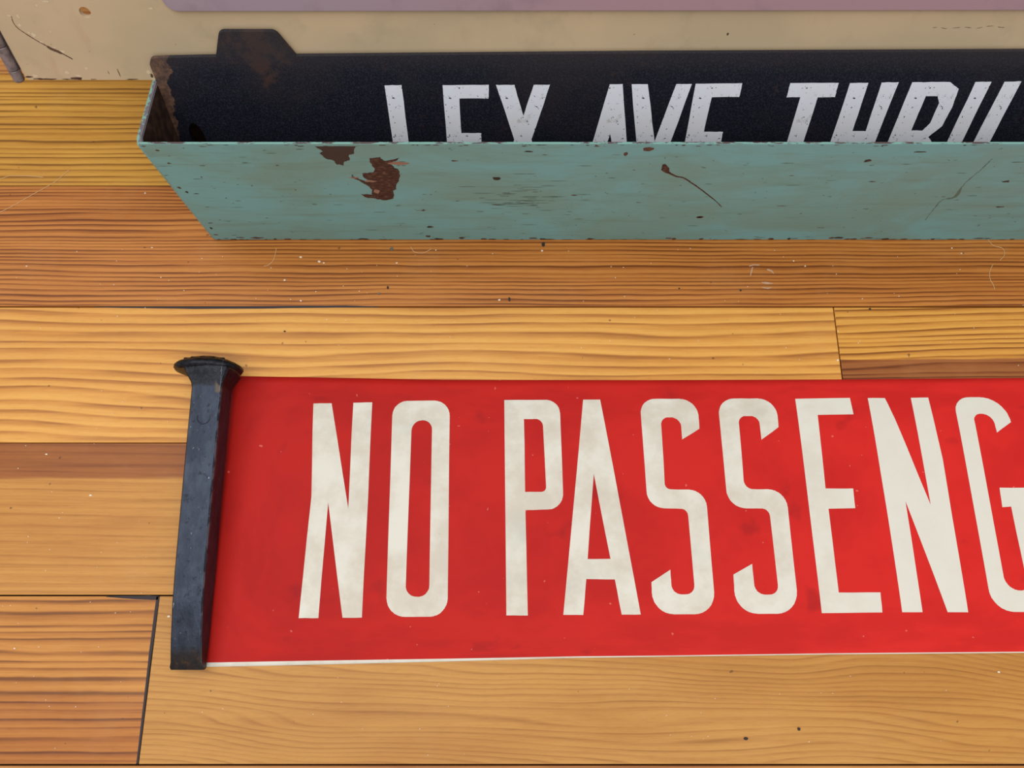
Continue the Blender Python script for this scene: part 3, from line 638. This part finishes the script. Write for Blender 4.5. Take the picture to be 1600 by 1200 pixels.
def section(y, xc, zc, hx, hz, w, n=64):
    out = []                       # w = 1: square bar with narrow chamfers, w = 0: ellipse
    for k in range(n):
        a = 2*math.pi*(k+0.5)/n; ca, sa = math.cos(a), math.sin(a)
        sq = min(1/max(abs(ca), abs(sa)), 1.93/(abs(ca)+abs(sa)))
        r_ = 1+(sq-1)*w
        out.append((xc+hx*ca*r_, y, zc+hz*sa*r_))
    return out
def loft(secs, rr=None, amp=0.0):
    bm = bmesh.new(); rings = []
    for s_ in secs:
        rings.append([bm.verts.new((x+(rr.uniform(-amp, amp) if rr else 0), y, z+(rr.uniform(-amp, amp) if rr else 0))) for x, y, z in s_])
    n = len(rings[0])
    for A, B in zip(rings, rings[1:]):
        for k in range(n): bm.faces.new([A[k], A[(k+1) % n], B[(k+1) % n], B[k]])
    bm.faces.new(rings[0]); bm.faces.new(rings[-1]); bmesh.ops.recalc_face_normals(bm, faces=bm.faces)
    return bm
key = [  # y, xc, zc, hx, hz, squareness
 (-28.8, -167.1, 6.3, 8.3, 1.5, 1), (-27.6, -167.1, 6.3, 8.7, 2.3, 1), (-25, -167.1, 6.6, 8.1, 3.4, 1), (-14, -167.2, 7.6, 8.0, 5.6, 1), (4, -167.3, 9.4, 7.9, 7.4, 1), (20, -167.4, 10.3, 8.0, 7.9, 1),
 (60, -167.6, 12.6, 8.05, 8.0, 1), (95, -167.6, 14.6, 8.2, 8.0, 1), (118, -167.6, 15.6, 8.3, 8.0, 1), (121, -167.8, 15.6, 8.9, 8.3, .95), (125.5, -168.2, 15.4, 11.6, 10.2, .8), (128.4, -168.4, 15.0, 13.6, 11.6, .65), (129.6, -168.6, 15.0, 14.0, 11.8, .55)]
secs = []
for a, b in zip(key, key[1:]):
    m = max(1, int((b[0]-a[0])/4))
    for k in range(m):
        t = k/m; secs.append(section(*[a[q]+(b[q]-a[q])*t for q in range(6)]))
secs.append(section(*key[-1]))
spike = empty('railroad_spike', (-168, 55, 0))
tag(spike, 'dark iron railroad spike lying on the left end of the red sheet', 'spike')
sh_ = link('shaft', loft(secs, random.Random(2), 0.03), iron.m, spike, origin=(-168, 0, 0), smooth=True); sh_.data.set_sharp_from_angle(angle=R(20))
hk = [(128.9, 13.0, 11.2, .5), (129.0, 15.5, 12.0, .35), (129.9, 18.0, 13.3, .15), (131.0, 18.9, 14.0, .1), (132.4, 18.7, 13.9, .1), (133.6, 17.0, 13.0, .1), (135.2, 13.6, 10.9, .1), (136.6, 10.0, 8.4, .08), (137.4, 5.5, 4.8, 0), (137.8, 1.5, 1.2, 0)]
hb = loft([section(y, -171.4, 14.2, hx, hz, p) for y, hx, hz, p in hk], random.Random(4), 0.2)
iron2 = iron.m
link('head', hb, iron.m, spike, origin=(-168, 0, 0), smooth=True)
# raised maker's marks on the crown of the head
rr = random.Random(9)
bm = bmesh.new()
for k in range(5):
    a = R(50+k*20); x = -171.4+14.5*math.cos(a)*1.05; z = 14.2+10.6*math.sin(a)
    box(bm, x-1.6, x+1.6, 133.2, 135.7, z-1.6, z+.35, bev=.6)
link('raised_marks', bm, iron.m, spike, origin=(-168, 0, 0))
# ring stamped near the neck
ring = bmesh.new(); pts = []
for k in range(22):
    a = R(-200+k*10.5); pts.append((-167.6+3.4*math.cos(a), 101+3.4*math.sin(a), 22.85+(101-101)*0))
tb = tube(pts, 0.3, 6)
link('stamped_ring', tb, iron.m, spike, origin=(-168, 0, 0))

# ------------------------------------------------------------------ crumbs, lint and hairs on the planks
rr = random.Random(21)
dk = NT('dark crumb', rough=.8); dk.color(srgb(48, 38, 36)); gy = NT('grey crumb', rough=.8); gy.color(srgb(104, 106, 92)); li = NT('white lint', rough=.8); li.color(srgb(238, 226, 204)); hr = NT('pale hair', rough=.5); hr.color(srgb(226, 190, 140))
names = ['dark crumb under the middle of the teal tray, upper of a close pair', 'grey crumb, lower of the close pair on the reddish plank', 'narrow dark crumb by the joint below the tray', 'dark paint flake touching the tray bottom edge',
         'grey green crumb just below the tray, left of centre', 'dark crumb on the pale plank below the red sheet, left one', 'dark crumb on the pale plank below the red sheet, right one', 'small dark crumb ring on the reddish plank', 'dark crumb on the joint near the right edge', 'small dark crumb in the middle of the reddish plank', 'small dark crumb on the joint above the spike']
for k, (x, y) in enumerate(CRUMBS):
    w, h = ((1.3, 2.0), (1.3, 1.3), (1.2, 2.8), (2.0, 3.0), (2.2, 1.9), (2.0, 1.6), (1.6, 1.4), (1.0, 1.0), (1.4, 1.0), (1.0, .7), (1.2, .8))[k]
    o = link('crumb', slab(blob(rr, x, y, w, h, 9, .25), 0.0, 0.6), gy.m if k in (1, 4) else dk.m)
    tag(o, names[k], 'crumb', 'crumbs scattered on the planks')
bm = bmesh.new()
def speck(x, y, w):
    b = slab(blob(rr, x, y, w, w*.7, 6, .3), 0.0, .3); me = bpy.data.meshes.new('tmp'); b.to_mesh(me); b.free(); bm.from_mesh(me); bpy.data.meshes.remove(me)
for x, y in LINT: speck(x, y, rr.uniform(.9, 1.7))
for k in range(90): speck(rr.uniform(-320, 320), rr.uniform(138, 214), rr.uniform(.35, .7))
for k in range(50): speck(rr.uniform(-320, -195), rr.uniform(-70, 130), rr.uniform(.35, .65))
for k in range(30): speck(rr.uniform(-180, 320), rr.uniform(-72, -32), rr.uniform(.35, .6))
lint = link('lint', bm, li.m); tag(lint, 'tiny white specks of lint scattered over the floor', 'lint', kind='stuff')
hl = ['pale hair curling out from under the right of the tray', 'thin hair below the curled one near the right edge', 'long pale hair rising across the left planks', 'short pale hair lying level at the left edge', 'short white curved fibre just below the tray, left of centre', 'faint curved hair below the tray near its left end']
for h, lb in zip(HAIRS, hl):
    pts = [(p[0], p[1], 0.2) for p in smooth_line([Vector(q) for q in h], 6)]
    o = link('hair', tube(pts, 0.15, 5), hr.m); tag(o, lb, 'hair', 'hairs on the planks')
